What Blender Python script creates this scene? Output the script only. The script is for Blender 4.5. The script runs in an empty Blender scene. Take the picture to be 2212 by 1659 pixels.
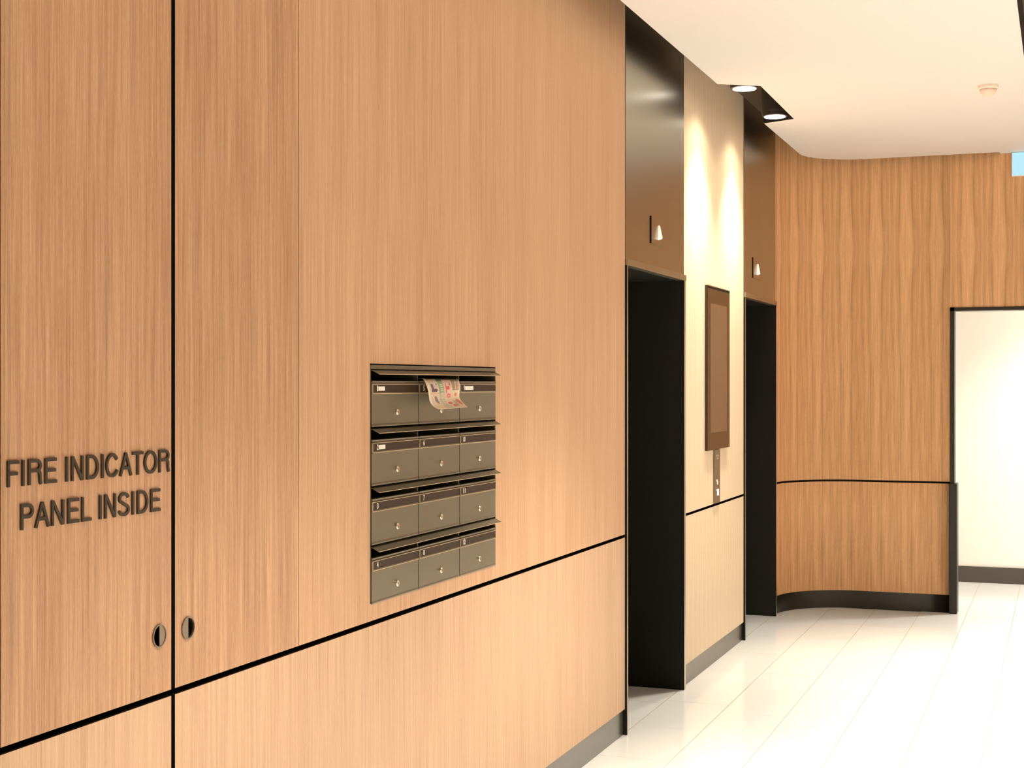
import bpy, bmesh, math, random
from mathutils import Vector, Matrix
random.seed(7)
S = bpy.context.scene
COL = S.collection

# ------------------------------------------------------------------ camera
CAMX, CAMH, YAW = 1.85, 1.571, math.radians(20.46)
cd = bpy.data.cameras.new('camera'); cam = bpy.data.objects.new('camera', cd); COL.objects.link(cam)
cam.location = (CAMX, 0, CAMH); cam.rotation_euler = (math.pi/2, 0, YAW)
cd.sensor_width = 36; cd.lens = 3200/2212*36; cd.clip_start = 0.05; cd.clip_end = 60
S.camera = cam
# ------------------------------------------------------------------ world, exposure
S.view_settings.view_transform = 'Standard'; S.view_settings.look = 'None'
S.view_settings.gamma = 1; S.view_settings.use_curve_mapping = False
S.view_settings.exposure = 0.0
w = bpy.data.worlds.new('world'); S.world = w; w.use_nodes = True
w.node_tree.nodes['Background'].inputs[0].default_value = (1, .85, .68, 1)
w.node_tree.nodes['Background'].inputs[1].default_value = 0.02
# ------------------------------------------------------------------ lights (ceiling luminaires of the lobby)
WARM = (1.0, 0.93, 0.79); KP = 1.66
def disc_light(name, loc, r, power, col=WARM, spread=170, rot=(0,0,0)):
    l = bpy.data.lights.new(name, 'AREA'); l.shape = 'DISK'; l.size = 2*r; l.energy = power
    l.color = col; l.spread = math.radians(spread)
    o = bpy.data.objects.new(name, l); o.location = loc; o.rotation_euler = rot; COL.objects.link(o); return o
def spot_light(name, loc, power, size, blend, r, col=WARM, rot=(0,0,0)):
    l = bpy.data.lights.new(name, 'SPOT'); l.energy = power; l.spot_size = math.radians(size)
    l.spot_blend = blend; l.shadow_soft_size = r; l.color = col
    o = bpy.data.objects.new(name, l); o.location = loc; o.rotation_euler = rot; COL.objects.link(o); return o
for y, p in ((-1.6, 260), (.7, 300), (3.0, 330), (5.2, 430)):          # narrow downlights in the white ceiling, nearer than the picture shows
    spot_light('ceiling_lamp', (1.35, y, 3.12), p*KP, 84, 1., .06)
for y, p in ((-1.2, 300), (1.3, 330), (3.8, 400), (6.2, 460), (8.4, 560)):   # row along the right side of the lobby
    spot_light('side_lamp', (2.65, y, 3.30), p*KP, 84, .9, .07)
disc_light('corridor_lamp', (2.6, 11.5, 2.70), .25, 30, (1, .95, .86))
spot_light('corridor_beam', (2.2, 11.45, 2.70), 270, 118, 1., .06, (1, .95, .86))
for y in (7.81, 8.69):
    spot_light('recess_lamp', (.255, y, 3.125), 20, 140, .6, .05, (1, .90, .70))
    spot_light('recess_beam', (.255, y, 3.124), 215, 88, 1., .05, (1, .93, .78))

# ------------------------------------------------------------------ materials
def nt(name):
    m = bpy.data.materials.new(name); m.use_nodes = True
    t = m.node_tree; b = t.nodes['Principled BSDF']; return m, t, b
def plain(name, c, rough=.5, metal=0., emit=None, es=0., noise=0., nscale=400., spec=.5, bump=0.):
    m, t, b = nt(name)
    b.inputs['Base Color'].default_value = (*c, 1); b.inputs['Roughness'].default_value = rough
    b.inputs['Metallic'].default_value = metal; b.inputs['Specular IOR Level'].default_value = spec
    if emit: b.inputs['Emission Color'].default_value = (*emit, 1); b.inputs['Emission Strength'].default_value = es
    if noise or bump:
        tc = t.nodes.new('ShaderNodeTexCoord'); n = t.nodes.new('ShaderNodeTexNoise')
        n.inputs['Scale'].default_value = nscale; n.inputs['Detail'].default_value = 3
        t.links.new(tc.outputs['Object'], n.inputs['Vector'])
        if noise:
            mx = t.nodes.new('ShaderNodeMix'); mx.data_type = 'RGBA'
            mx.inputs[6].default_value = (*[v*(1-noise) for v in c], 1)
            mx.inputs[7].default_value = (*[min(1, v*(1+noise)) for v in c], 1)
            t.links.new(n.outputs[0], mx.inputs[0]); t.links.new(mx.outputs[2], b.inputs['Base Color'])
        if bump:
            bp = t.nodes.new('ShaderNodeBump'); bp.inputs['Strength'].default_value = bump
            bp.inputs['Distance'].default_value = .001
            t.links.new(n.outputs[0], bp.inputs['Height']); t.links.new(bp.outputs[0], b.inputs['Normal'])
    return m

def wood(name, period, matched, mirror_v, bulge, dark, light, seed=0., contrast=1., fa=70, fc=230):
    """straight grained veneer: u runs along the wall, v is the height; leaves repeat every `period`"""
    m, t, b = nt(name); N = t.nodes.new; L = t.links.new
    uv = N('ShaderNodeUVMap'); sp = N('ShaderNodeSeparateXYZ'); L(uv.outputs[0], sp.inputs[0])
    def mt(op, a, bb=None, c=None):
        n = N('ShaderNodeMath'); n.operation = op
        for i, v in enumerate((a, bb, c)):
            if v is None: continue
            if isinstance(v, (int, float)): n.inputs[i].default_value = v
            else: L(v, n.inputs[i])
        return n.outputs[0]
    u, v = sp.outputs[0], sp.outputs[1]
    vm = mt('ABSOLUTE', mt('SUBTRACT', v, mirror_v))
    # slow waviness of the grain
    e = mt('EXPONENT', mt('MULTIPLY', vm, -4.0))
    un = mt('DIVIDE', u, period)
    s = mt('SINE', mt('MULTIPLY', un, 2*math.pi))
    u2 = mt('ADD', u, mt('MULTIPLY', mt('MULTIPLY', s, e), bulge))
    cell = mt('FLOOR', mt('DIVIDE', u2, period))
    loc = mt('SUBTRACT', u2, mt('MULTIPLY', cell, period))
    off = mt('MULTIPLY', cell, 0. if matched else 3.71)
    base_u = mt('ADD', loc, off) if matched else u2
    def noise(su, sv, detail, rough, k):
        cv = N('ShaderNodeCombineXYZ')
        L(mt('MULTIPLY', base_u, su), cv.inputs[0]); L(mt('MULTIPLY', vm, sv), cv.inputs[1])
        cv.inputs[2].default_value = seed + k
        n = N('ShaderNodeTexNoise'); n.inputs['Scale'].default_value = 1; n.inputs['Detail'].default_value = detail
        n.inputs['Roughness'].default_value = rough; L(cv.outputs[0], n.inputs['Vector']); return n.outputs[0]
    a = noise(fa, 1.3, 2, .55, 0)      # 1-2 cm bands
    c = noise(fc, 4.0, 2, .6, 5)      # fine lines
    d = noise(900, 50, 2, .6, 9)       # pores
    g = noise(9, .35, 1, .5, 13)       # broad tone drift
    sm = mt('ADD', mt('ADD', mt('MULTIPLY', a, .36), mt('MULTIPLY', c, .42)), mt('ADD', mt('MULTIPLY', d, .28), mt('MULTIPLY', g, .18)))
    sm = mt('ADD', mt('MULTIPLY', mt('SUBTRACT', sm, .62), 2.7*contrast), .5)
    if bulge:      # paired dark growth lines of the matched leaves
        fr = mt('ABSOLUTE', mt('SUBTRACT', mt('DIVIDE', loc, period), .5))
        g1 = mt('EXPONENT', mt('MULTIPLY', mt('POWER', mt('DIVIDE', mt('SUBTRACT', fr, .17), .030), 2.), -1.))
        g2 = mt('EXPONENT', mt('MULTIPLY', mt('POWER', mt('DIVIDE', fr, .12), 2.), -1.))
        sm = mt('SUBTRACT', mt('ADD', sm, mt('MULTIPLY', g2, .16)), mt('MULTIPLY', g1, .27))
    cr = N('ShaderNodeMix'); cr.data_type = 'RGBA'; cr.clamp_factor = True
    L(sm, cr.inputs[0]); cr.inputs[6].default_value = (*dark, 1); cr.inputs[7].default_value = (*light, 1)
    L(cr.outputs[2], b.inputs['Base Color'])
    b.inputs['Roughness'].default_value = .55; b.inputs['Specular IOR Level'].default_value = .3
    bp = N('ShaderNodeBump'); bp.inputs['Strength'].default_value = .12; bp.inputs['Distance'].default_value = .0006
    L(c, bp.inputs['Height']); L(bp.outputs[0], b.inputs['Normal'])
    return m

M_WOOD_DOOR = wood('veneer_door', .31, False, 9., 0., (.37, .195, .105), (.64, .385, .235), 3., 1.35, 80, 280)
M_WOOD = wood('veneer_main', .2, False, 9., 0., (.45, .252, .140), (.69, .43, .268), 21., 1.1, 95, 320)
M_WOOD_B = wood('veneer_end', .2, False, 9., 0., (.47, .27, .152), (.70, .445, .28), 47., .95, 100, 340)
M_WOOD_LOW = wood('veneer_low', .24, False, 9., 0., (.47, .285, .175), (.72, .490, .330), 33., 1.0, 95, 320)
M_WOOD_PIER = wood('veneer_pier', .105, True, 2.5, .010, (.66, .50, .35), (.86, .71, .52), 61., .9, 55, 200)  # lighter than the other veneers: part of the downlight wash is in the colour
M_WOOD_BACK = wood('veneer_back', .205, True, 2.52, .022, (.53, .270, .122), (.88, .53, .285), 77., 1.05, 38, 130)
M_BLACK = plain('black_void', (.006, .005, .004), .7, spec=.1)
M_GROOVE = plain('groove_black', (.012, .007, .005), .6, spec=.2)
M_REVEAL = plain('black_panel', (.012, .011, .008), .55, spec=.2)
M_HEADER = plain('bronze_steel', (.385, .365, .305), .26, 1., noise=.03, nscale=900)
M_LIP = plain('bronze_lip', (.42, .36, .27), .38, 1.)
M_TRIM = plain('brushed_trim', (.55, .48, .38), .35, 1.)
M_SKIRT = plain('black_gloss_skirting', (.018, .015, .010), .27)
M_SKIRT_L = plain('skirting_lit_copy', (.085, .078, .062), .25, spec=.75)  # lighter copy of the black skirting; its brighter reflection is put into the colour
M_SKIRT_FAR = plain('charcoal_skirting', (.07, .06, .045), .5)
M_POST = plain('black_post', (.014, .012, .009), .4)
M_CEIL = plain('ceiling_paint', (.735, .695, .675), .8, noise=.01, nscale=3)
M_FASCIA = plain('ceiling_edge_black', (.01, .009, .007), .6)
M_VOID = plain('ceiling_void_paint', (.09, .07, .05), .5)
M_WHITE = plain('white_wall_paint', (.86, .82, .76), .7)
M_PLASTER = plain('plaster_paint', (.72, .62, .50), .7)
M_GROUT = plain('grout', (.46, .31, .19), .9)
M_BOX = plain('mailbox_metal', (.185, .155, .105), .42, .55, noise=.10, nscale=1500)
M_HOOD = plain('mailbox_hood_metal', (.23, .20, .14), .40, .6, noise=.08, nscale=1500)
M_EDGE = plain('mailbox_edge', (.62, .50, .34), .35, .6)
M_STRIP = plain('brown_name_strip', (.036, .016, .006), .5, spec=.25)
M_LOCK = plain('lock_nickel', (.85, .78, .66), .22, 1.)
M_KEY = plain('keyhole', (.05, .04, .03), .5)
M_NUM = plain('number_white', (.85, .80, .72), .5)
M_LABEL = plain('label_paper', (.92, .87, .78), .6)
M_LABEL_INK = plain('label_faint_ink', (.75, .62, .50), .6)
M_LETTER = plain('letter_bronze', (.050, .035, .022), .5, .0, spec=.25)
M_PULL = plain('pull_metal', (.24, .19, .14), .4, .7)
M_GLASS = plain('screen_glass', (.035, .018, .007), .12, 0., spec=.5)
M_LCD = plain('screen_panel', (.13, .075, .042), .22, 0., spec=.5)  # brown of the reflected timber wall is put into the base colour
M_PLATE = plain('call_plate', (.24, .185, .125), .35, .8)
M_LANTERN = plain('lantern_white', (.9, .82, .72), .4, emit=(1, .86, .7), es=.55)
M_BLUE = plain('button_lit', (.8, .85, 1), .4, emit=(.75, .85, 1), es=1.6)
M_PINK = plain('button_digit', (.9, .6, .5), .4, emit=(1, .62, .48), es=.6)
M_TAN = plain('plate_marking', (.50, .40, .29), .5)
M_LAMP = plain('lamp_lens', (1, 1, 1), .5, emit=(1, .95, .86), es=5)
M_HOUS = plain('lamp_housing', (.03, .024, .018), .35)
M_DET = plain('detector_plastic', (.90, .76, .64), .6)
M_DET2 = plain('detector_core', (.84, .66, .54), .6)
M_EXIT = plain('exit_sign_face', (.02, .05, .06), .5, emit=(.47, .80, .92), es=1.0)
M_EXITB = plain('exit_sign_body', (.85, .88, .9), .4)
def tile_mat():
    m, t, b = nt('polished_tile'); N = t.nodes.new; L = t.links.new
    g = N('ShaderNodeNewGeometry'); n = N('ShaderNodeTexNoise'); n.inputs['Scale'].default_value = 2.2; n.inputs['Detail'].default_value = 4
    L(g.outputs['Position'], n.inputs['Vector'])
    oi = N('ShaderNodeObjectInfo')
    mx = N('ShaderNodeMix'); mx.data_type = 'RGBA'; mx.inputs[6].default_value = (.77, .765, .745, 1); mx.inputs[7].default_value = (.85, .845, .825, 1)
    ad = N('ShaderNodeMath'); ad.operation = 'MULTIPLY_ADD'; ad.inputs[1].default_value = .35; L(oi.outputs['Random'], ad.inputs[0])
    ml = N('ShaderNodeMath'); ml.operation = 'MULTIPLY'; ml.inputs[1].default_value = .65; L(n.outputs[0], ml.inputs[0]); L(ml.outputs[0], ad.inputs[2])
    L(ad.outputs[0], mx.inputs[0]); L(mx.outputs[2], b.inputs['Base Color'])
    b.inputs['Roughness'].default_value = .13; b.inputs['Specular IOR Level'].default_value = .45
    n2 = N('ShaderNodeTexNoise'); n2.inputs['Scale'].default_value = 9; n2.inputs['Detail'].default_value = 2
    L(g.outputs['Position'], n2.inputs['Vector'])
    bp = N('ShaderNodeBump'); bp.inputs['Strength'].default_value = .12; bp.inputs['Distance'].default_value = .004
    L(n2.outputs[0], bp.inputs['Height']); L(bp.outputs[0], b.inputs['Normal'])
    return m
M_TILE = tile_mat()

# ------------------------------------------------------------------ mesh helpers
class MB:
    def __init__(s): s.bm = bmesh.new(); s.uv = s.bm.loops.layers.uv.new('UVMap')
    def _auto(s, faces, du=0., dv=0.):
        for f in faces:
            f.normal_update(); n = f.normal; a = [abs(n.x), abs(n.y), abs(n.z)]; k = a.index(max(a))
            for l in f.loops:
                c = l.vert.co
                l[s.uv].uv = ((c.y, c.z), (c.x, c.z), (c.x, c.y))[k]
                l[s.uv].uv.x += du; l[s.uv].uv.y += dv
    def box(s, x0, x1, y0, y1, z0, z1, mi=0, du=0., dv=0.):
        v = [s.bm.verts.new(p) for p in ((x0,y0,z0),(x1,y0,z0),(x1,y1,z0),(x0,y1,z0),(x0,y0,z1),(x1,y0,z1),(x1,y1,z1),(x0,y1,z1))]
        fs = [s.bm.faces.new([v[i] for i in q]) for q in ((3,2,1,0),(4,5,6,7),(0,1,5,4),(1,2,6,5),(2,3,7,6),(3,0,4,7))]
        for f in fs: f.material_index = mi
        s._auto(fs, du, dv); return s
    def prism(s, poly, axis, a, b, mi=0, caps=None):
        """poly: 2D points; axis 'y': poly=(x,z) extruded y a..b; 'x': (y,z); 'z': (x,y)"""
        def P(p, t): return {'y': (p[0], t, p[1]), 'x': (t, p[0], p[1]), 'z': (p[0], p[1], t)}[axis]
        A = [s.bm.verts.new(P(p, a)) for p in poly]; B = [s.bm.verts.new(P(p, b)) for p in poly]
        fs = [s.bm.faces.new(A), s.bm.faces.new(B[::-1])]; n = len(poly)
        for i in range(n): fs.append(s.bm.faces.new((A[(i+1) % n], A[i], B[i], B[(i+1) % n])))
        for f in fs: f.material_index = mi
        if caps:
            fs[0].material_index, fs[1].material_index = caps
        s._auto(fs); return s
    def lathe(s, prof, c, axis='x', seg=32, mi=0):
        """prof: (radius, offset along axis) list, closed with caps at both ends"""
        rings = []
        for r, t in prof:
            ring = []
            for k in range(seg):
                a = 2*math.pi*k/seg; p, q = r*math.cos(a), r*math.sin(a)
                co = {'x': (c[0]+t, c[1]+p, c[2]+q), 'z': (c[0]+p, c[1]+q, c[2]+t), 'y': (c[0]+p, c[1]+t, c[2]+q)}[axis]
                ring.append(s.bm.verts.new(co))
            rings.append(ring)
        fs = []
        for A, B in zip(rings, rings[1:]):
            for k in range(seg): fs.append(s.bm.faces.new((A[k], A[(k+1) % seg], B[(k+1) % seg], B[k])))
        fs.append(s.bm.faces.new(rings[0][::-1])); fs.append(s.bm.faces.new(rings[-1]))
        for f in fs: f.material_index = mi
        s._auto(fs); return s
    def build(s, name, mats, parent=None, bevel=0., smooth=False, edge=None):
        bmesh.ops.recalc_face_normals(s.bm, faces=s.bm.faces)
        if edge:
            for f in s.bm.faces:
                f.normal_update()
                if abs(f.normal.z) > .7 or (edge == 'x' and abs(f.normal.x) < .5) or (edge == 'y' and abs(f.normal.y) < .5): f.material_index = 1
        me = bpy.data.meshes.new(name); s.bm.to_mesh(me); s.bm.free()
        for m in (mats if isinstance(mats, (list, tuple)) else [mats]): me.materials.append(m)
        if smooth: me.polygons.foreach_set('use_smooth', [True]*len(me.polygons))
        o = bpy.data.objects.new(name, me); COL.objects.link(o)
        if parent: attach(o, parent)
        if bevel:
            md = o.modifiers.new('bevel', 'BEVEL'); md.width = bevel; md.segments = 2; md.limit_method = 'ANGLE'
        return o
def wloc(o):
    v = Vector(o.location)
    while o.parent: o = o.parent; v += Vector(o.location)
    return v
def attach(o, parent):
    pl = wloc(parent)
    o.parent = parent; o.location = Vector(o.location) - pl
def thing(name, label, cat, loc=(0,0,0), group=None, kind=None):
    o = bpy.data.objects.new(name, None); o.empty_display_size = .05; o.location = loc; COL.objects.link(o)
    tag(o, label, cat, group, kind); return o
def tag(o, label=None, cat=None, group=None, kind=None):
    if label: o['label'] = label
    if cat: o['category'] = cat
    if group: o['group'] = group
    if kind: o['kind'] = kind
    return o
def B(name, mats, parent, *boxes, bevel=0., du=0., dv=0., edge=None):
    mb = MB()
    for b in boxes: mb.box(*b, du=du, dv=dv)
    return mb.build(name, mats, parent, bevel, edge=edge)

# ------------------------------------------------------------------ key dimensions
L1A, L1B = 6.425, 7.460      # first lift opening
L2A, L2B = 9.050, 10.045     # second lift opening
P0, P1 = 7.500, 9.030        # timber pier between the lifts
HEAD, HS, HU = 2.105, 3.138, 3.335   # lift head, white ceiling underside, dark void above
G0, G1 = .882, .896         # dado groove
BY, CR, C0 = 10.61, .50, 10.085      # back wall plane, corner radius, start of the timber after lift 2
FZ = -.006                 # floor level
RX = 4.2; FY = -3.0; CY = 12.33

# ------------------------------------------------------------------ floor: tiles as parts
floor = B('floor', M_GROUT, None, (-.34, RX, FY, CY+.05, -.066, -.009)); tag(floor, kind='structure')
W = .305
joints = {-1: [6.405, 6.757, 7.12, 7.46], 0: [5.45, 6.03, 6.61, 7.19, 7.76, 8.06, 8.63, 9.24, 9.86, 10.46],
          1: [5.59, 6.17, 6.75, 7.03, 7.61, 8.05, 8.63, 9.24, 9.86, 10.52], 2: [5.43, 6.01, 6.59, 7.17, 7.75, 8.05, 8.63, 9.24, 9.86, 10.52],
          3: [5.6, 6.17, 6.75, 7.03, 7.61, 8.55, 9.1, 9.7, 10.52, 11.1, 11.7], 4: [5.45, 6.02, 6.60, 7.17, 7.73, 8.63, 9.24, 9.86, 10.52, 11.1, 11.7],
          5: [5.6, 6.17, 6.75, 7.03, 7.60, 8.63, 9.24, 9.86, 10.52, 11.1, 11.7]}
def add_tile(x0, x1, y0, y1):
    gx, gy = .0016, .0008
    cx, cy = (x0+x1)/2, (y0+y1)/2; a, b = (x1-x0)/2-gx, (y1-y0)/2-gy
    o = B('tile', M_TILE, None, (-a, a, -b, b, -.010, 0)); o.location = (cx, cy, FZ+random.uniform(-.0002, .0002)); attach(o, floor); return o
for k in range(-1, 13):
    x0, x1 = max(k*W, -.30), (k+1)*W
    if k == 0: x0 = -.0115
    js = joints.get(k)
    if js is None:
        s = (5.4, 5.7)[k % 2]; js = [s+.6*i for i in range(12)]
    if k == -1:
        for a, b in zip(js, js[1:]): add_tile(-.30, -.012, a, b)
        add_tile(-.30, -.012, L2A, 9.24); add_tile(-.30, -.012, 9.24, 9.86); add_tile(-.30, -.012, 9.86, L2B)
        continue
    if k < 3: js = [j for j in js if j < 10.45]; js.append(10.60)
    if k >= 3 and js[-1] < CY: js = [j for j in js if j < CY-.1]; js.append(CY)
    for a, b in zip(js, js[1:]): add_tile(x0, x1, a, b)
    # larger plain slab pieces toward and behind the camera
    y = js[0]
    while y > FY+.05:
        yy = max(FY, y-.6*2); add_tile(x0, x1, yy, y); y = yy

# ------------------------------------------------------------------ left wall
wl = B('wall_left', M_GROOVE, None, (-.12, -.040, FY, 3.80, FZ, HU), (-.12, -.040, 3.80, 4.80, FZ, .945), (-.12, -.040, 3.80, 4.80, 1.632, HU),
       (-.12, -.040, 4.80, L1A-.032, FZ, HU), (-.12, -.030, L1A-.032, L1B+.045, HEAD+.05, HU), (-.12, -.040, P0+.02, P1-.01, FZ, HU),
       (-.12, -.030, L2A-.035, L2B+.045, HEAD+.05, HU), (-.32, -.28, 3.75, 4.86, .90, 1.68))
tag(wl, kind='structure')
def panel(y0, y1, z0, z1, mat, du=0., dv=0.):
    return B('wall_panel', [mat, M_GROOVE], wl, (-.040, 0, y0, y1, z0, z1), du=du, dv=dv, edge='x')
ZB = .112
panel(FY, .98, G1, HU, M_WOOD, 5.); panel(.98+.014, 2.229, G1, HU, M_WOOD, 9.)
panel(FY, .98, ZB, G0, M_WOOD_LOW, 5.); panel(.994, 2.804, ZB, G0, M_WOOD_LOW, 9.)
panel(2.819, 6.4085, ZB, G0, M_WOOD_LOW)
# wide fixed panel around the mailbox bank (leaves meet with a hairline joint)
B('wall_panel', [M_WOOD, M_GROOVE], wl, (-.040, 0, 3.387, 3.8035, G1, HU), (-.040, 0, 3.8035, 4.793, G1, .9455), (-.040, 0, 3.8035, 4.793, 1.6295, HU), du=0, edge='x')
panel(4.7935, 6.4085, G1, HU, M_WOOD_B, 0.)
panel(P0, P1, G1, HU, M_WOOD_PIER); panel(P0, P1, ZB-.005, G0, M_WOOD_PIER)

# skirting of the left wall
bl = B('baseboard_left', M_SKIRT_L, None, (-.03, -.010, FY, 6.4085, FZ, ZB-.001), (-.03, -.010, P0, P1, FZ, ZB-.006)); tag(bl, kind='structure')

# ------------------------------------------------------------------ cupboard doors with flush pulls and raised lettering
def holed_plate(name, y0, y1, z0, z1, holes, x0, x1, mat, parent):
    cu = bpy.data.curves.new(name, 'CURVE'); cu.dimensions = '2D'; cu.fill_mode = 'BOTH'
    def poly(pts):
        sp = cu.splines.new('POLY'); sp.points.add(len(pts)-1)
        for i, p in enumerate(pts): sp.points[i].co = (p[0], p[1], 0, 1)
        sp.use_cyclic_u = True
    poly([(y0, z0), (y1, z0), (y1, z1), (y0, z1)])
    for (cy, cz, r) in holes:
        poly([(cy+r*math.cos(2*math.pi*k/40), cz+r*math.sin(2*math.pi*k/40)) for k in range(40)])
    cu.extrude = (x1-x0)/2
    tmp = bpy.data.objects.new('tmp', cu); COL.objects.link(tmp)
    me = bpy.data.meshes.new_from_object(tmp.evaluated_get(bpy.context.evaluated_depsgraph_get()))
    bpy.data.objects.remove(tmp)
    xm = (x0+x1)/2
    bm = bmesh.new(); bm.from_mesh(me)
    for v in bm.verts: a, b, c = v.co; v.co = (xm+c, a, b)
    for l in list(bm.loops.layers.uv): bm.loops.layers.uv.remove(l)
    uv = bm.loops.layers.uv.new('UVMap')
    for f in bm.faces:
        for l in f.loops: l[uv].uv = (l.vert.co.y, l.vert.co.z)
    bmesh.ops.recalc_face_normals(bm, faces=bm.faces)
    for f in bm.faces:
        f.normal_update()
        if abs(f.normal.x) < .5: f.material_index = 1
    m2 = bpy.data.meshes.new(name); bm.to_mesh(m2); bm.free(); m2.materials.append(mat); m2.materials.append(M_GROOVE)
    o = bpy.data.objects.new(name, m2); COL.objects.link(o); attach(o, parent); return o
def half_disc(cy, cz, r, side, n=20):
    a0 = -math.pi/2 if side > 0 else math.pi/2
    return [(cy+r*math.cos(a0+math.pi*k/n), cz+r*math.sin(a0+math.pi*k/n)) for k in range(n+1)]
def ring(mb, c, r0, r1, x0, x1, seg=40):
    vs = []
    for r, x in ((r0, x0), (r1, x0), (r1, x1), (r0, x1)):
        vs.append([mb.bm.verts.new((x, c[0]+r*math.cos(2*math.pi*k/seg), c[1]+r*math.sin(2*math.pi*k/seg))) for k in range(seg)])
    fs = []
    for i in range(4):
        A, Bq = vs[i], vs[(i+1) % 4]
        for k in range(seg): fs.append(mb.bm.faces.new((A[k], A[(k+1) % seg], Bq[(k+1) % seg], Bq[k])))
    mb._auto(fs)
def cupboard(y0, y1, pull, side, label):
    t = thing('cupboard_door', label, 'cupboard door', (0, y0, G1), 'doors of the fire panel cupboard')
    cy, cz = pull; R = .0255
    holed_plate('door_panel', y0, y1, G1, HU-.002, [(cy, cz, R-.003)], -.036, 0, M_WOOD_DOOR, t)
    mb = MB(); ring(mb, (cy, cz), R-.0028, R, .0001, .0035); p = mb.build('flush_pull', M_PULL, t)
    MB().prism(half_disc(cy, cz, R-.0029, side), 'x', .0002, .0022).build('half_cover', M_PULL, p)
    MB().lathe([(R-.0034, 0), (R-.0034, .002)], (-.0225, cy, cz)).build('recess_cup', M_BLACK, p)
    return t
cd1 = cupboard(2.2435, 2.804, (2.756, 1.022), 1, 'timber cupboard door with raised FIRE INDICATOR PANEL INSIDE lettering')
cd2 = cupboard(2.819, 3.385, (2.869, 1.022), -1, 'plain timber cupboard door with round flush pull right of the lettered door')

def text_islands(s, size=1., ext=.1, offset=0.):
    cu = bpy.data.curves.new('txt', 'FONT'); cu.body = s; cu.size = size; cu.extrude = ext; cu.offset = offset
    cu.resolution_u = 5
    tmp = bpy.data.objects.new('tmp', cu); COL.objects.link(tmp)
    bpy.context.view_layer.update()
    me = bpy.data.meshes.new_from_object(tmp.evaluated_get(bpy.context.evaluated_depsgraph_get()))
    bpy.data.objects.remove(tmp); return me
def letter_row(s, y0, y1, z0, cap, depth, mat, parent, name='letter', xbase=.0002, split=True, offset=0.):
    me = text_islands(s, 1., .05, offset)
    xs = [v.co.x for v in me.vertices]; ys = [v.co.y for v in me.vertices]
    a, b, lo, hi = min(xs), max(xs), min(ys), max(ys)
    sy = (y1-y0)/(b-a) if y1 else cap/(hi-lo)*.8
    bm = bmesh.new(); bm.from_mesh(me)
    for v in bm.verts:
        x, y, z = v.co
        v.co = (xbase + (z+.05)/.1*depth, y0+(x-a)*sy, z0+(y-lo)/(hi-lo)*cap)
    bmesh.ops.recalc_face_normals(bm, faces=bm.faces)
    bmesh.ops.remove_doubles(bm, verts=bm.verts, dist=1e-6)
    if not split:
        m = bpy.data.meshes.new(name); bm.to_mesh(m); bm.free(); m.materials.append(mat)
        o = bpy.data.objects.new(name, m); COL.objects.link(o); attach(o, parent); return [o]
    # islands -> letters, left to right
    left = set(bm.verts); isl = []
    while left:
        st = [left.pop()]; g = set(st)
        while st:
            v = st.pop()
            for e in v.link_edges:
                u = e.other_vert(v)
                if u in left: left.remove(u); g.add(u); st.append(u)
        isl.append(g)
    isl.sort(key=lambda g: min(v.co.y for v in g)); out = []
    for g in isl:
        idx = {v: i for i, v in enumerate(g)}
        fs = [[idx[v] for v in f.verts] for f in bm.faces if f.verts[0] in g]
        m = bpy.data.meshes.new(name); m.from_pydata([tuple(v.co) for v in idx], [], fs); m.materials.append(mat)
        o = bpy.data.objects.new(name, m); COL.objects.link(o); attach(o, parent); out.append(o)
    bm.free(); return out
lt = bpy.data.objects.new('lettering', None); COL.objects.link(lt); lt.location = (0, 2.26, 1.29); attach(lt, cd1)
tag(lt, 'raised dark bronze capital letters')
SW = .132
def arc(cx, cy, rx, ry, a0, a1, n=22):
    return [(cx+rx*math.cos(math.radians(a0+(a1-a0)*k/n)), cy+ry*math.sin(math.radians(a0+(a1-a0)*k/n))) for k in range(n+1)]
h_ = SW/2
GL = {  # grotesque capitals: advance width, list of centre lines (unit cap height)
 'F': (.85, [[(.19, 0), (.19, 1)], [(.13, 1-h_), (.80, 1-h_)], [(.19, .50), (.72, .50)]]),
 'I': (.387, [[(.194, 0), (.194, 1)]]),
 'R': (1., [[(.18, 0), (.18, 1)], [(.18, 1-h_), (.60, 1-h_)]+arc(.62, .742, .225, .192, 90, -90)+[(.60, .55), (.18, .55)], [(.60, .55)]+arc(.66, .40, .16, .15, 90, 0, 8)+[(.83, .20), (.86, .06), (.90, 0)]]),
 'E': (.93, [[(.19, 0), (.19, 1)], [(.13, 1-h_), (.84, 1-h_)], [(.19, .52), (.79, .52)], [(.13, h_), (.86, h_)]]),
 'N': (1., [[(.17, 0), (.17, 1)], [(.82, 0), (.82, 1)], [(.19, .97), (.80, .03)]]),
 'D': (1., [[(.18, 0), (.18, 1)], [(.18, 1-h_), (.46, 1-h_)]+arc(.46, .5, .39, .5-h_, 90, -90)+[(.46, h_), (.18, h_)]]),
 'C': (1., [arc(.50, .5, .385, .5-h_+.01, 33, 332, 34)]),
 'A': (.93, [[(.075, 0), (.465, 1-.02)], [(.855, 0), (.465, 1-.02)], [(.20, .34), (.73, .34)]]),
 'T': (.85, [[(.425, 0), (.425, 1)], [(.03, 1-h_), (.82, 1-h_)]]),
 'O': (1.08, [arc(.54, .5, .425, .5-h_+.01, 0, 360, 44)]),
 'P': (.93, [[(.18, 0), (.18, 1)], [(.18, 1-h_), (.55, 1-h_)]+arc(.56, .715, .235, .219, 90, -90)+[(.55, .496), (.18, .496)]]),
 'L': (.77, [[(.17, 0), (.17, 1)], [(.12, h_), (.74, h_)]]),
 'S': (.93, [arc(.47, .735, .31, .208, 12, 205, 22)+arc(.46, .265, .335, .208, 68, -168, 26)]),
 ' ': (.387, [])}
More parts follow.
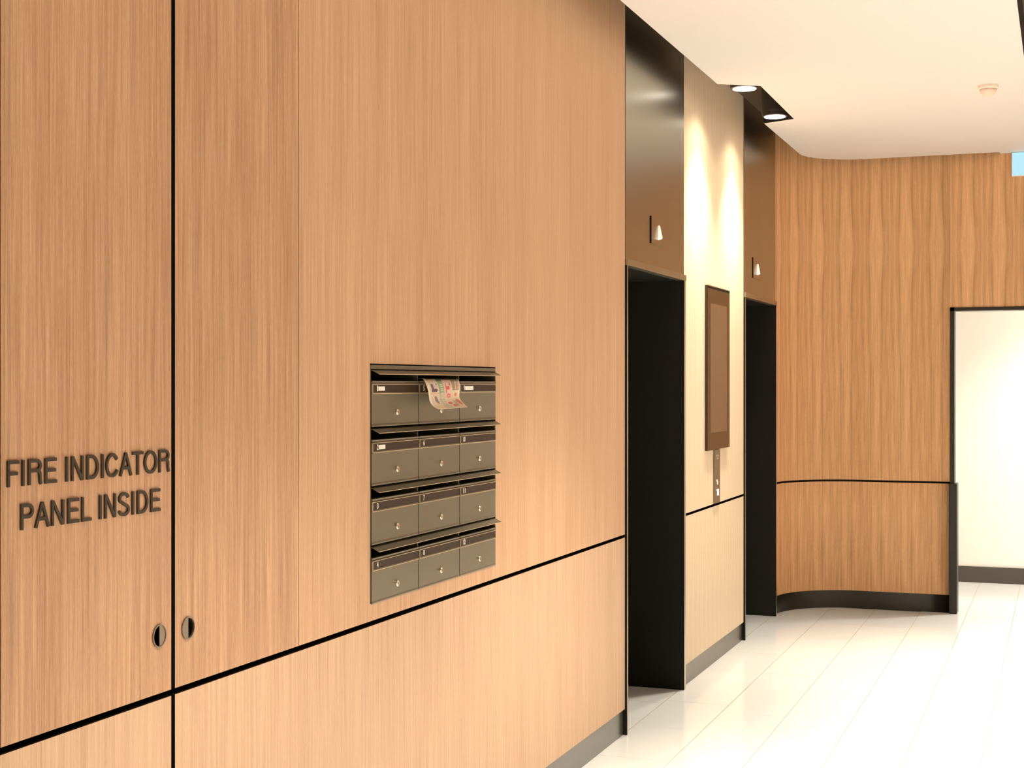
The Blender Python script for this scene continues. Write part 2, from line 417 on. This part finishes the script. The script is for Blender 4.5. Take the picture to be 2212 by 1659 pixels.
def strokes_to_letter(lines, ox, k, cap, y0, z0, depth, parent):
    mb = MB(); bm = mb.bm
    for li, ln in enumerate(lines):
        nrm = []
        for i in range(len(ln)):
            a = Vector(ln[max(0, i-1)]); b_ = Vector(ln[min(len(ln)-1, i+1)]); d = (b_-a).normalized(); nrm.append(Vector((-d.y, d.x)))
        closed = math.dist(ln[0], ln[-1]) < 1e-4
        if closed:
            d = (Vector(ln[1])-Vector(ln[-2])).normalized(); nrm[0] = nrm[-1] = Vector((-d.y, d.x))
        ring_ = []
        for p, n_ in zip(ln, nrm):
            q = []
            for sgn in (1, -1):
                c = Vector(p)+n_*h_*sgn; zz = min(max(c.y, -.012), 1.012)
                for x in (.0002+li*3e-5, depth+li*6e-5): q.append(bm.verts.new((x, y0+(ox+c.x)*k, z0+zz*cap)))
            ring_.append(q)
        for A, Bq in zip(ring_, ring_[1:]):
            for i0, i1 in ((0, 1), (1, 3), (3, 2), (2, 0)): bm.faces.new((A[i0], A[i1], Bq[i1], Bq[i0]))
        if not closed:
            for A in (ring_[0], ring_[-1]): bm.faces.new((A[0], A[1], A[3], A[2]))
    mb.build('letter', M_LETTER, parent)
def letters(s_, y0, y1, z0, cap):
    ln0 = .13 if s_[0] in 'FP' else .1; total = sum(GL[c][0] for c in s_)
    k = (y1-y0)/(total-.12-.10); ox = -.12
    for c in s_:
        adv, lines = GL[c]
        if lines: strokes_to_letter(lines, ox, k, cap, y0, z0, .0043, lt)
        ox += adv
letters('FIRE INDICATOR', 2.2590, 2.791, 1.378, .0492)
letters('PANEL INSIDE', 2.2975, 2.7560, 1.2945, .0492)

# ------------------------------------------------------------------ mailboxes
MY0, MP, MZ, MR = 3.8085, .3275, 1.626, .1685
fr = thing('mailbox_bank', 'dark metal surround with four sloping hoods over the twelve mailboxes', 'mailbox surround', (0, MY0, .953))
Y1 = MY0+3*MP+.001
B('top_rail', M_BOX, fr, (-.030, .0015, MY0-.001, Y1, MZ-.0125, MZ), bevel=.0012)
B('side_rail', M_BOX, fr, (-.030, 0, MY0-.0030, MY0-.0012, .952, MZ))
B('side_rail', M_BOX, fr, (-.030, .0005, Y1, Y1+.0012, .952, MZ-.002))
B('bottom_rail', M_BOX, fr, (-.030, .001, MY0-.001, Y1, .9495, .9525))
for r in range(4):
    zt = MZ-MR*r
    mb = MB(); za, zb = zt-.0125, zt-.0262
    mb.prism([(-.010, za-.0005), (.004, za-.0035), (.0245, zb), (.0245, zb-.0014), (.004, za-.0049), (-.010, za-.002)], 'y', MY0+.004, Y1-.001)
    h = mb.build('hood', M_HOOD, fr)
    B('hood_edge', M_EDGE, h, (.0240, .0252, MY0+.004, Y1-.001, zb-.0016, zb+.0001))
words = {1: 'top left', 5: 'top middle', 9: 'top right', 2: 'second row left', 6: 'second row middle', 10: 'second row right',
         3: 'third row left', 7: 'third row middle', 11: 'third row right', 4: 'bottom left', 8: 'bottom middle', 12: 'bottom right'}
proto = {}
for c in range(3):
    for r in range(4):
        n = 1+r+4*c; y0 = MY0+MP*c; y1 = y0+MP; zt = MZ-MR*r
        extra = {1: ' and small white sticker', 2: ' and small white sticker', 9: ' and long white sticker', 5: ' and paper hanging from its slot'}.get(n, '')
        t = thing('mailbox', f'dark bronze mailbox, {words[n]}, numbered {n}{extra}', 'mailbox', (0, y0, zt-MR), 'mailboxes in the wall bank')
        e = .0008
        if not proto:
            def part(name, mats, mb, par=None, bevel=0., smooth=False):
                o = mb.build(name, mats, None, bevel, smooth); attach(o, par or t); return o
            mb = MB()      # open-fronted body: sides, back, floor, roof
            zb0 = zt-MR+.0005
            mb.box(-.20, -.0005, y0+e, y0+e+.0012, zb0, zt-.0150); mb.box(-.20, -.0005, y1-e-.0012, y1-e, zb0, zt-.0150)
            mb.box(-.20, -.198, y0+e+.0013, y1-e-.0013, zb0, zt-.0150)
            mb.box(-.19, -.010, y0+e+.0013, y1-e-.0013, zb0, zb0+.001)
            mb.box(-.19, -.012, y0+e+.0013, y1-e-.0013, zt-.0155, zt-.0148)
            proto['body'] = part('body', M_BOX, mb)
            mb = MB()      # door: rolled top, face, folded hem
            ya, yb = y0+.0022, y1-.0022; zd = zt-.1775
            prof = [(-.004, zd), (.0026, zd), (.0034, zd+.0035), (.0020, zd+.0085), (.0020, zt-.0835), (.0020, zt-.0500), (.0044, zt-.0495), (.0050, zt-.0470), (.0030, zt-.0455), (-.0004, zt-.0448),
                    (-.0008, zt-.0462), (-.0006, zt-.0478), (-.004, zt-.0490)]
            mb.prism(prof, 'y', ya, yb)
            proto['door'] = part('door', M_BOX, mb)
            mb = MB(); mb.prism([(.0022, zt-.0560), (.0048, zt-.0560), (.0056, zt-.0550), (.0050, zt-.0535), (.0022, zt-.0530)], 'y', ya, yb)
            mb.box(.0022, .0036, ya, yb, zt-.0825, zt-.0790)
            proto['frame'] = part('strip_frame', M_HOOD, mb, proto['door'])
            mb = MB(); mb.box(.0023, .0064, ya, yb, zt-.0565, zt-.0550); mb.box(.0023, .0060, ya, yb, zt-.0835, zt-.0815)
            mb.box(.0023, .0056, ya, ya+.0026, zt-.0815, zt-.0565)
            proto['edge'] = part('strip_edge', M_EDGE, mb, proto['door'])
            mb = MB(); mb.box(.0022, .0030, ya+.0035, yb-.0005, zt-.0790, zt-.0565)
            proto['strip'] = part('name_strip', M_STRIP, mb)
            mb = MB(); yc = (y0+y1)/2+.005; zc = zt-.1375
            mb.lathe([(.0092, 0), (.0092, .0045), (.0080, .0060), (.0070, .0062)], (.0022, yc, zc), seg=24)
            proto['lock'] = part('lock', M_LOCK, mb)
            proto['key'] = part('keyhole', M_KEY, MB().box(.0085, .0089, yc-.0010, yc+.0010, zc-.0035, zc+.0035), proto['lock'])
            mine = {}; src = t
            for k in proto: mine[k] = proto[k]
        else:
            mine = {}
            for k, par in (('body', None), ('door', None), ('frame', 'door'), ('edge', 'door'), ('strip', None), ('lock', None), ('key', 'lock')):
                o = proto[k].copy(); COL.objects.link(o); o.parent = mine[par] if par else t; mine[k] = o
        ny = y0+.0345 - (.004 if n > 9 else 0)
        letter_row(str(n), ny, ny+{1: .006}.get(n, .0095 if n < 10 else .0175), zt-.0760, .0165, .0004, M_NUM, mine['strip'], 'number', .0031, False, .02)
        if n in (1, 2, 9):
            ly0 = ny+{1: .0095, 2: .0120, 9: .0120}[n]; lw = {1: .043, 2: .043, 9: .071}[n]
            lb = B('sticker', M_LABEL, t, (.0031, .0035, ly0, ly0+lw, zt-.0745, zt-.0620)); tag(lb, 'small white paper sticker')
            B('faint_writing', M_LABEL_INK, lb, *[(.0035, .0036, ly0+.010+.006*k, ly0+.0135+.006*k, zt-.0690, zt-.0675) for k in range(int((lw-.015)/.006))])

# ------------------------------------------------------------------ flyer hanging from slot 5
def flyer():
    L = [(-.030, 4.172, 1.587), (0, 4.160, 1.5875), (.012, 4.148, 1.5855), (.028, 4.130, 1.574), (.041, 4.117, 1.555), (.048, 4.110, 1.535), (.053, 4.106, 1.518), (.063, 4.108, 1.504), (.078, 4.112, 1.4945)]
    R = [(-.030, 4.440, 1.587), (0, 4.430, 1.5880), (.010, 4.428, 1.5865), (.021, 4.414, 1.577), (.029, 4.400, 1.562), (.032, 4.390, 1.542), (.036, 4.382, 1.525), (.050, 4.376, 1.511), (.070, 4.366, 1.4975)]
    def cr(P, t):
        n = len(P)-1; s = min(int(t*n), n-1); f = t*n-s
        g = lambda i: Vector(P[max(0, min(n, i))])
        a, b, c, d = g(s-1), g(s), g(s+1), g(s+2)
        return .5*((2*b)+(c-a)*f+(2*a-5*b+4*c-d)*f*f+(3*b-3*c+d-a)*f**3)
    NU, NV = 96, 84
    vs, fs = [], []
    for j in range(NV+1):
        t = j/NV; a, b = cr(L, t), cr(R, t)
        for i in range(NU+1):
            q = i/NU; p = a.lerp(b, q); p.x += .005*math.sin(math.pi*q)*min(1, t*2); vs.append(tuple(p))
    for j in range(NV):
        for i in range(NU):
            k = j*(NU+1)+i; fs.append((k, k+1, k+NU+2, k+NU+1))
    me = bpy.data.meshes.new('flyer'); me.from_pydata(vs, [], fs)
    ca = me.color_attributes.new('print', 'FLOAT_COLOR', 'CORNER')
    CREAM = (.84, .68, .51)
    def col(q, t):      # printed blocks; q across, t down the sheet (0.15..1 visible)
        c = CREAM
        if q < .05 or q > .965 or t > .975: return (.94, .84, .68)
        def inb(a, b, cc, d): return a < q < b and cc < t < d
        if inb(.05, .30, .12, .80): c = (.86, .68, .54)
        if inb(.08, .27, .14, .26): c = (.30, .22, .14)
        if inb(.10, .27, .40, .56): c = (.74, .58, .50)
        if inb(.10, .17, .40, .56) or inb(.10, .24, .50, .56): c = (.13, .07, .16)
        if inb(.245, .27, .39, .43) or inb(.245, .27, .51, .545): c = (.05, .04, .05)
        if inb(.04, .27, .585, .60): c = (.80, .50, .30)
        if ((q-.20)/.045)**2+((t-.735-(q-.2)*.9)/.085)**2 < 1: c = (.26, .22, .30)
        if .30 < q+.0*t < .45 and t < .80:
            c = (.32, .42, .27) if t < .60 else (.58, .55, .42)
            if t < .33: c = (.17, .22, .12)
            if .34 < q < .43 and .40 < t < .80 and (t*24) % 1 < .5: c = (.74, .76, .58)
        if .30 < q < .55 and t >= .80: c = (.62, .60, .48) if (q-.30) < (t-.74)*1.1 else c
        if .45 < q < .72:
            c = (.88, .62, .54) if t < .70 else c
            if t < .30: c = (.44, .28, .20) if (q*17) % 1 < .6 else (.25, .20, .13)
            if inb(.50, .53, .40, .60) or inb(.50, .62, .46, .53) or inb(.62, .67, .38, .45): c = (.80, .14, .13)
            if ((q-.585)/.075)**2+((t-.655)/.045)**2 < 1 and not ((q-.585)/.03)**2+((t-.655)/.016)**2 < 1: c = (.82, .18, .15)
        if inb(.72, .965, .10, .56):
            c = (.40, .31, .21)
            if t < .28: c = (.07, .05, .03) if (q*23) % 1 < .55 else (.34, .26, .18)
            elif inb(.82, .86, .34, .53): c = (.80, .60, .48)
            elif inb(.91, .955, .36, .54): c = (.85, .42, .36)
        if ((q-.84)/.05)**2+((t-.645)/.04)**2 < 1: c = (.88, .25, .13)
        if ((q-.89)/.085)**2+((t-.835+(q-.89)*-.4)/.075)**2 < 1: c = (.78, .17, .08)
        if ((q-.56)/.07)**2+((t-.84)/.035)**2 < 1 or ((q-.64)/.06)**2+((t-.91)/.035)**2 < 1: c = (.72, .12, .12)
        if inb(.70, .80, .78, .93): c = (.52, .42, .32)
        return tuple(v*(.95 if c is not CREAM else 1) for v in c)
    for p in me.polygons:
        j, i = divmod(p.index, NU); cc = col((i+.5)/NU, (j+.5)/NV)
        for li in p.loop_indices: ca.data[li].color = (*cc, 1)
    m, t, b = nt('flyer_print'); at = t.nodes.new('ShaderNodeAttribute'); at.attribute_name = 'print'
    t.links.new(at.outputs['Color'], b.inputs['Base Color']); b.inputs['Roughness'].default_value = .35
    me.materials.append(m); me.polygons.foreach_set('use_smooth', [True]*len(me.polygons))
    o = bpy.data.objects.new('flyer', me); COL.objects.link(o)
    s = o.modifiers.new('thickness', 'SOLIDIFY'); s.thickness = .0004
    tag(o, 'curled colour-printed paper flyer hanging out of the slot of mailbox 5', 'flyer')
flyer()

# ------------------------------------------------------------------ lift entrances
def lift(a, b, label, edge_r):
    t = thing('lift_entrance', label, 'lift door', (0, a, 0), 'lift entrances on the timber wall')
    B('header_panel', M_HEADER, t, (-.028, .003, a-.014, b+.037, HEAD+.028, HU-.001))
    lip = MB(); lip.box(-.028, .014, a-.010, b+.046, HEAD, HEAD+.029); lip.build('header_lip', M_LIP, t, .0012)
    B('jamb_trim', [M_TRIM, M_REVEAL], t, (-.035, .0105, a-.0145, a-.0005, FZ, HEAD-.001), edge='x')
    B('jamb_trim', [M_TRIM, M_REVEAL], t, (-.035, .014, b+.001, b+.034, FZ, HEAD-.001), edge='x')
    B('jamb_lining', M_REVEAL, t, (-.335, -.036, a-.03, a-.0005, FZ, HEAD-.001))
    B('jamb_lining', M_REVEAL, t, (-.335, .0138, b, b+.0009, FZ, HEAD-.001), (-.335, -.036, b+.001, b+.03, FZ, HEAD-.001))
    B('soffit', M_REVEAL, t, (-.335, -.029, a-.002, b-.001, HEAD, HEAD+.02))
    mid = (a+b)/2
    B('lift_door', M_REVEAL, t, (-.345, -.322, a-.002, mid-.002, .006, HEAD-.002)); B('lift_door', M_REVEAL, t, (-.345, -.322, mid+.002, b-.001, .006, HEAD-.002))
    B('sill', M_TRIM, t, (-.36, -.302, a, b-.001, FZ-.002, FZ+.004))
    return t
lift(L1A, L1B, 'dark recessed lift entrance with tall bronze header, next to the mailboxes', 0)
lift(L2A, L2B, 'dark recessed lift entrance farther away, beside the curved corner', 0)
def hall_lantern(y0, y1, z0, z1, label):
    t = thing('lift_indicator', label, 'indicator', (.004, y0, z0), 'arrow lanterns above the lifts')
    B('plate', M_HEADER, t, (.0042, .0072, y0, y1, z0, z1)); B('plate_edge', M_BLACK, t, (.0036, .0076, y0-.003, y0-.0002, z0, z1))
    yc = y0+(y1-y0)*.53; zc = (z0+z1)/2
    # faceted lantern: narrow sloping top, wide foot with pointed underside, standing proud of the plate
    zb, zt_, e = zc-.037, zc+.031, .018
    back = [(yc-.014, zb+.006), (yc, zb-.003), (yc+.014, zb+.006), (yc+.007, zt_-.006), (yc+.001, zt_+.003), (yc-.006, zt_-.006)]
    mb = MB(); bm = mb.bm
    A = [bm.verts.new((.0073, p[0], p[1])) for p in back]
    Fv = [bm.verts.new((.0073+e*(1. if p[1] < zc else .40), yc+(p[0]-yc)*.45, zc+(p[1]-zc)*.86)) for p in back]
    fs = [bm.faces.new(A[::-1]), bm.faces.new(Fv)]
    for i in range(6): fs.append(bm.faces.new((A[i], A[(i+1) % 6], Fv[(i+1) % 6], Fv[i])))
    o = mb.build('lantern', M_LANTERN, t, .001); tag(o, 'small white faceted arrow lantern')
hall_lantern(6.838, 7.09, 2.242, 2.372, 'bronze indicator plate with white arrow lantern above the near lift')
hall_lantern(9.30, 9.55, 2.242, 2.372, 'bronze indicator plate with white arrow lantern above the far lift')

# ------------------------------------------------------------------ display screen and call panel on the pier
t = thing('display_screen', 'tall dark glass display screen on the brightly lit timber pier between the lifts', 'screen', (0, 7.99, 1.20))
B('screen_glass', M_GLASS, t, (.0003, .016, 7.985, 8.556, 1.203, 2.116), bevel=.002)
B('screen_panel', M_LCD, t, (.0161, .0166, 8.055, 8.475, 1.300, 2.018)); tag(t.children[-1], 'inactive picture area, lighter brown from a reflection put into its colour')
B('screen_edge', M_BLACK, t, (.0161, .0168, 7.990, 8.551, 2.100, 2.110))
t = thing('call_panel', 'narrow bronze lift call panel under the display screen', 'call panel', (0, 8.19, .897))
B('plate', M_PLATE, t, (.0003, .008, 8.192, 8.333, .898, 1.199), bevel=.001)
B('button', M_BLUE, t, (.0082, .0102, 8.246, 8.292, .968, .975), (.0082, .0102, 8.262, 8.292, .940, .968)); tag(t.children[-1], 'lit bluish white call button')
B('floor_digit', M_PINK, t, (.0082, .0094, 8.240, 8.264, 1.020, 1.031), (.0082, .0094, 8.254, 8.276, 1.002, 1.020)); tag(t.children[-1], 'pinkish lit floor digit')
B('marking', M_TAN, t, (.0082, .0088, 8.235, 8.268, 1.160, 1.172), (.0082, .0088, 8.250, 8.290, 1.144, 1.155), (.0082, .0088, 8.278, 8.292, 1.160, 1.172)); tag(t.children[-1], 'pale embossed marking')

# ------------------------------------------------------------------ back wall: curved timber corner, then flat
XO0, XO1, ZO = 1.112, 2.30, 2.097       # opening in the back wall
def path(off=0.):
    """plan polyline of the wall face, pushed `off` away from the room; returns (point, arc length)"""
    pts = [(-off, C0)]; yc = BY-CR
    for k in range(25):
        a = math.pi - (math.pi/2)*k/24
        pts.append((CR+(CR+off)*math.cos(a), yc+(CR+off)*math.sin(a)))
    return pts
def strip(name, mat, z0, z1, xend, recess, th, parent, uo=0., groovy=False):
    inner = path(recess)+[(xend, BY+recess)]; outer = path(recess+th)+[(xend, BY+recess+th)]
    ref = path(0)+[(xend, BY)]; s = [0.]
    for a, b in zip(ref, ref[1:]): s.append(s[-1]+math.dist(a, b))
    mb = MB(); bm = mb.bm; V = {}
    for i in range(len(inner)):
        for key, P, z in ((0, inner, z0), (1, inner, z1), (2, outer, z1), (3, outer, z0)):
            V[i, key] = bm.verts.new((P[i][0], P[i][1], z)); V[i, key+10] = bm.verts.new((P[i][0], P[i][1], z))
    for i in range(len(inner)-1):
        for k in range(4):
            q = 0 if k in (0, 2) else 10; f = bm.faces.new((V[i, k+q], V[i+1, k+q], V[i+1, (k+1) % 4+q], V[i, (k+1) % 4+q])); f.material_index = 1 if (q and groovy) else 0
            for l in f.loops:
                j = i if l.vert in (V[i, k+q], V[i, (k+1) % 4+q]) else i+1
                l[mb.uv].uv = (s[j]+uo, l.vert.co.z)
            f.smooth = (k in (0, 2))
    for i in (0, len(inner)-1): bm.faces.new([V[i, k] for k in range(4)])
    o = mb.build(name, [mat, M_GROOVE], parent)
    return o, s[-1]
wb, _ = strip('wall_back', M_GROOVE, FZ, HU, XO0-.002, .018, .05, None); tag(wb, kind='structure')
_, s_end = strip('wall_panel', M_WOOD_BACK, G1+.002, HU, XO0-.001, 0, .0175, wb, 0., True)
strip('wall_panel', M_WOOD_BACK, .118, G0+.002, XO0-.006, 0, .0175, wb, 0., True)
uo = s_end-(XO0-.001)
B('wall_panel', M_WOOD_BACK, wb, (XO0-.0005, XO1, BY, BY+.018, ZO, HU), du=uo)
B('wall_panel', M_WOOD_BACK, wb, (XO1+.0005, RX, BY, BY+.018, .118, HU), du=uo)
B('wall_core', M_WHITE, wb, (XO0-.0005, XO1, BY+.019, BY+.12, ZO, HU), (XO1+.03, RX, BY+.019, BY+.12, 0, HU), (.4, XO0-.002, BY+.0685, BY+.12, 0, HU))
sk, _ = strip('baseboard_back', M_SKIRT, FZ, .117, XO0-.006, .006, .010, None); tag(sk, kind='structure')
sk2 = B('baseboard_back', M_SKIRT, None, (XO1+.03, RX, BY+.004, BY+.017, FZ, .117)); tag(sk2, kind='structure')
# black frame of the opening
tr = B('trim_1', M_POST, None, (XO0-.001, XO0+.028, BY-.006, BY+.125, .89, ZO+.001), (XO0-.001, XO1+.029, BY-.006, BY+.125, ZO-.0235, ZO-.0002),
       (XO1, XO1+.028, BY-.006, BY+.125, .001, ZO-.0236)); tag(tr, kind='structure')
tr2 = B('trim_2', M_POST, None, (XO0-.006, XO0+.046, BY-.036, BY+.125, FZ, G0+.004), bevel=.003); tag(tr2, kind='structure')

# corridor beyond the opening
cw = B('wall_far', M_WHITE, None, (-.2, RX, CY, CY+.1, FZ, 2.75)); tag(cw, kind='structure')
cb = B('baseboard_far', M_SKIRT_FAR, None, (.42, RX, CY-.014, CY-.0005, FZ, .120)); tag(cb, kind='structure')
c3 = B('wall_corridor', M_WHITE, None, (.32, .42, BY+.13, CY-.001, FZ, 2.75)); tag(c3, kind='structure')
c4 = B('ceiling_corridor', M_WHITE, None, (.3, RX, BY+.125, CY+.1, 2.751, 2.85)); tag(c4, kind='structure')
# remaining shell
o = B('wall_right', M_PLASTER, None, (RX, RX+.1, FY, CY+.1, FZ, HU)); tag(o, kind='structure')
o = B('wall_front', M_PLASTER, None, (-.12, RX+.1, FY-.1, FY, FZ, HU)); tag(o, kind='structure')
o = B('baseboard_right', M_SKIRT, None, (RX-.014, RX-.001, FY, BY, FZ, .117)); tag(o, kind='structure')

# ------------------------------------------------------------------ ceiling: dark void above, white slab below with a notch by the pier
cv = B('ceiling', M_VOID, None, (-.35, RX+.1, FY-.1, BY+.13, HU, HU+.08)); tag(cv, kind='structure')
out = [(.150, FY), (1.665, FY), (1.668, BY-.003), (1.440, BY-.003), (1.440, BY-.055)]
for k in range(1, 6):
    a = math.pi/2*k/6; out.append((1.440-.028*(1-math.cos(a)), BY-.055-.028*math.sin(a)))
out += [(1.405, 10.530)]
for k in range(21):
    a = math.pi/2+math.pi/2*k/20; out.append((.560+.402*math.cos(a), 10.130+.400*math.sin(a)))
out += [(.156, 8.876), (.350, 8.788), (.352, 7.755), (.150, 7.628)]
mb = MB(); mb.prism(out[::-1], 'z', HS, HU-.001, mi=1, caps=(0, 1))
slab = mb.build('ceiling_slab', [M_CEIL, M_FASCIA], cv)
# recessed downlights in the notch
def downlight(y, label):
    t = thing('downlight', label, 'light', (.255, y, HU), 'recessed downlights beside the pier')
    MB().lathe([(.078, -.001), (.078, -.16), (.074, -.192), (.064, -.194)], (.255, y, HU), 'z').build('housing', M_HOUS, t, smooth=False)
    MB().lathe([(.0615, 0), (.0615, -.003)], (.255, y, HS+.0025), 'z').build('lens', M_LAMP, t); tag(t.children[-1], 'glowing white lens')
    B('hanger', M_HOUS, t, (.325, .345, y-.012, y+.012, HS+.06, HU-.002))
downlight(7.81, 'round glowing downlight at the near end of the ceiling notch')
downlight(8.69, 'round glowing downlight at the far end of the ceiling notch')

# smoke detector
t = thing('smoke_detector', 'small pinkish domed smoke detector on the white ceiling', 'smoke detector', (1.474, 8.16, HS))
MB().lathe([(.052, -.0005), (.052, -.014), (.047, -.020)], (1.474, 8.16, HS), 'z').build('base', M_DET, t, smooth=False)
MB().lathe([(.045, -.0205), (.041, -.034), (.030, -.048), (.014, -.058), (.006, -.060)], (1.474, 8.16, HS), 'z').build('dome', M_DET2, t, smooth=True)

# exit sign, cut by the right edge of the picture
t = thing('exit_sign', 'glowing pale cyan sign box on the back wall right under the ceiling', 'sign', (1.67, 10.59, HS))
B('body', M_EXITB, t, (1.514, 1.874, 10.568, 10.609, 2.978, 3.1365), bevel=.002)
B('sign_face', M_EXIT, t, (1.517, 1.871, 10.5645, 10.5675, 2.981, 3.1345))
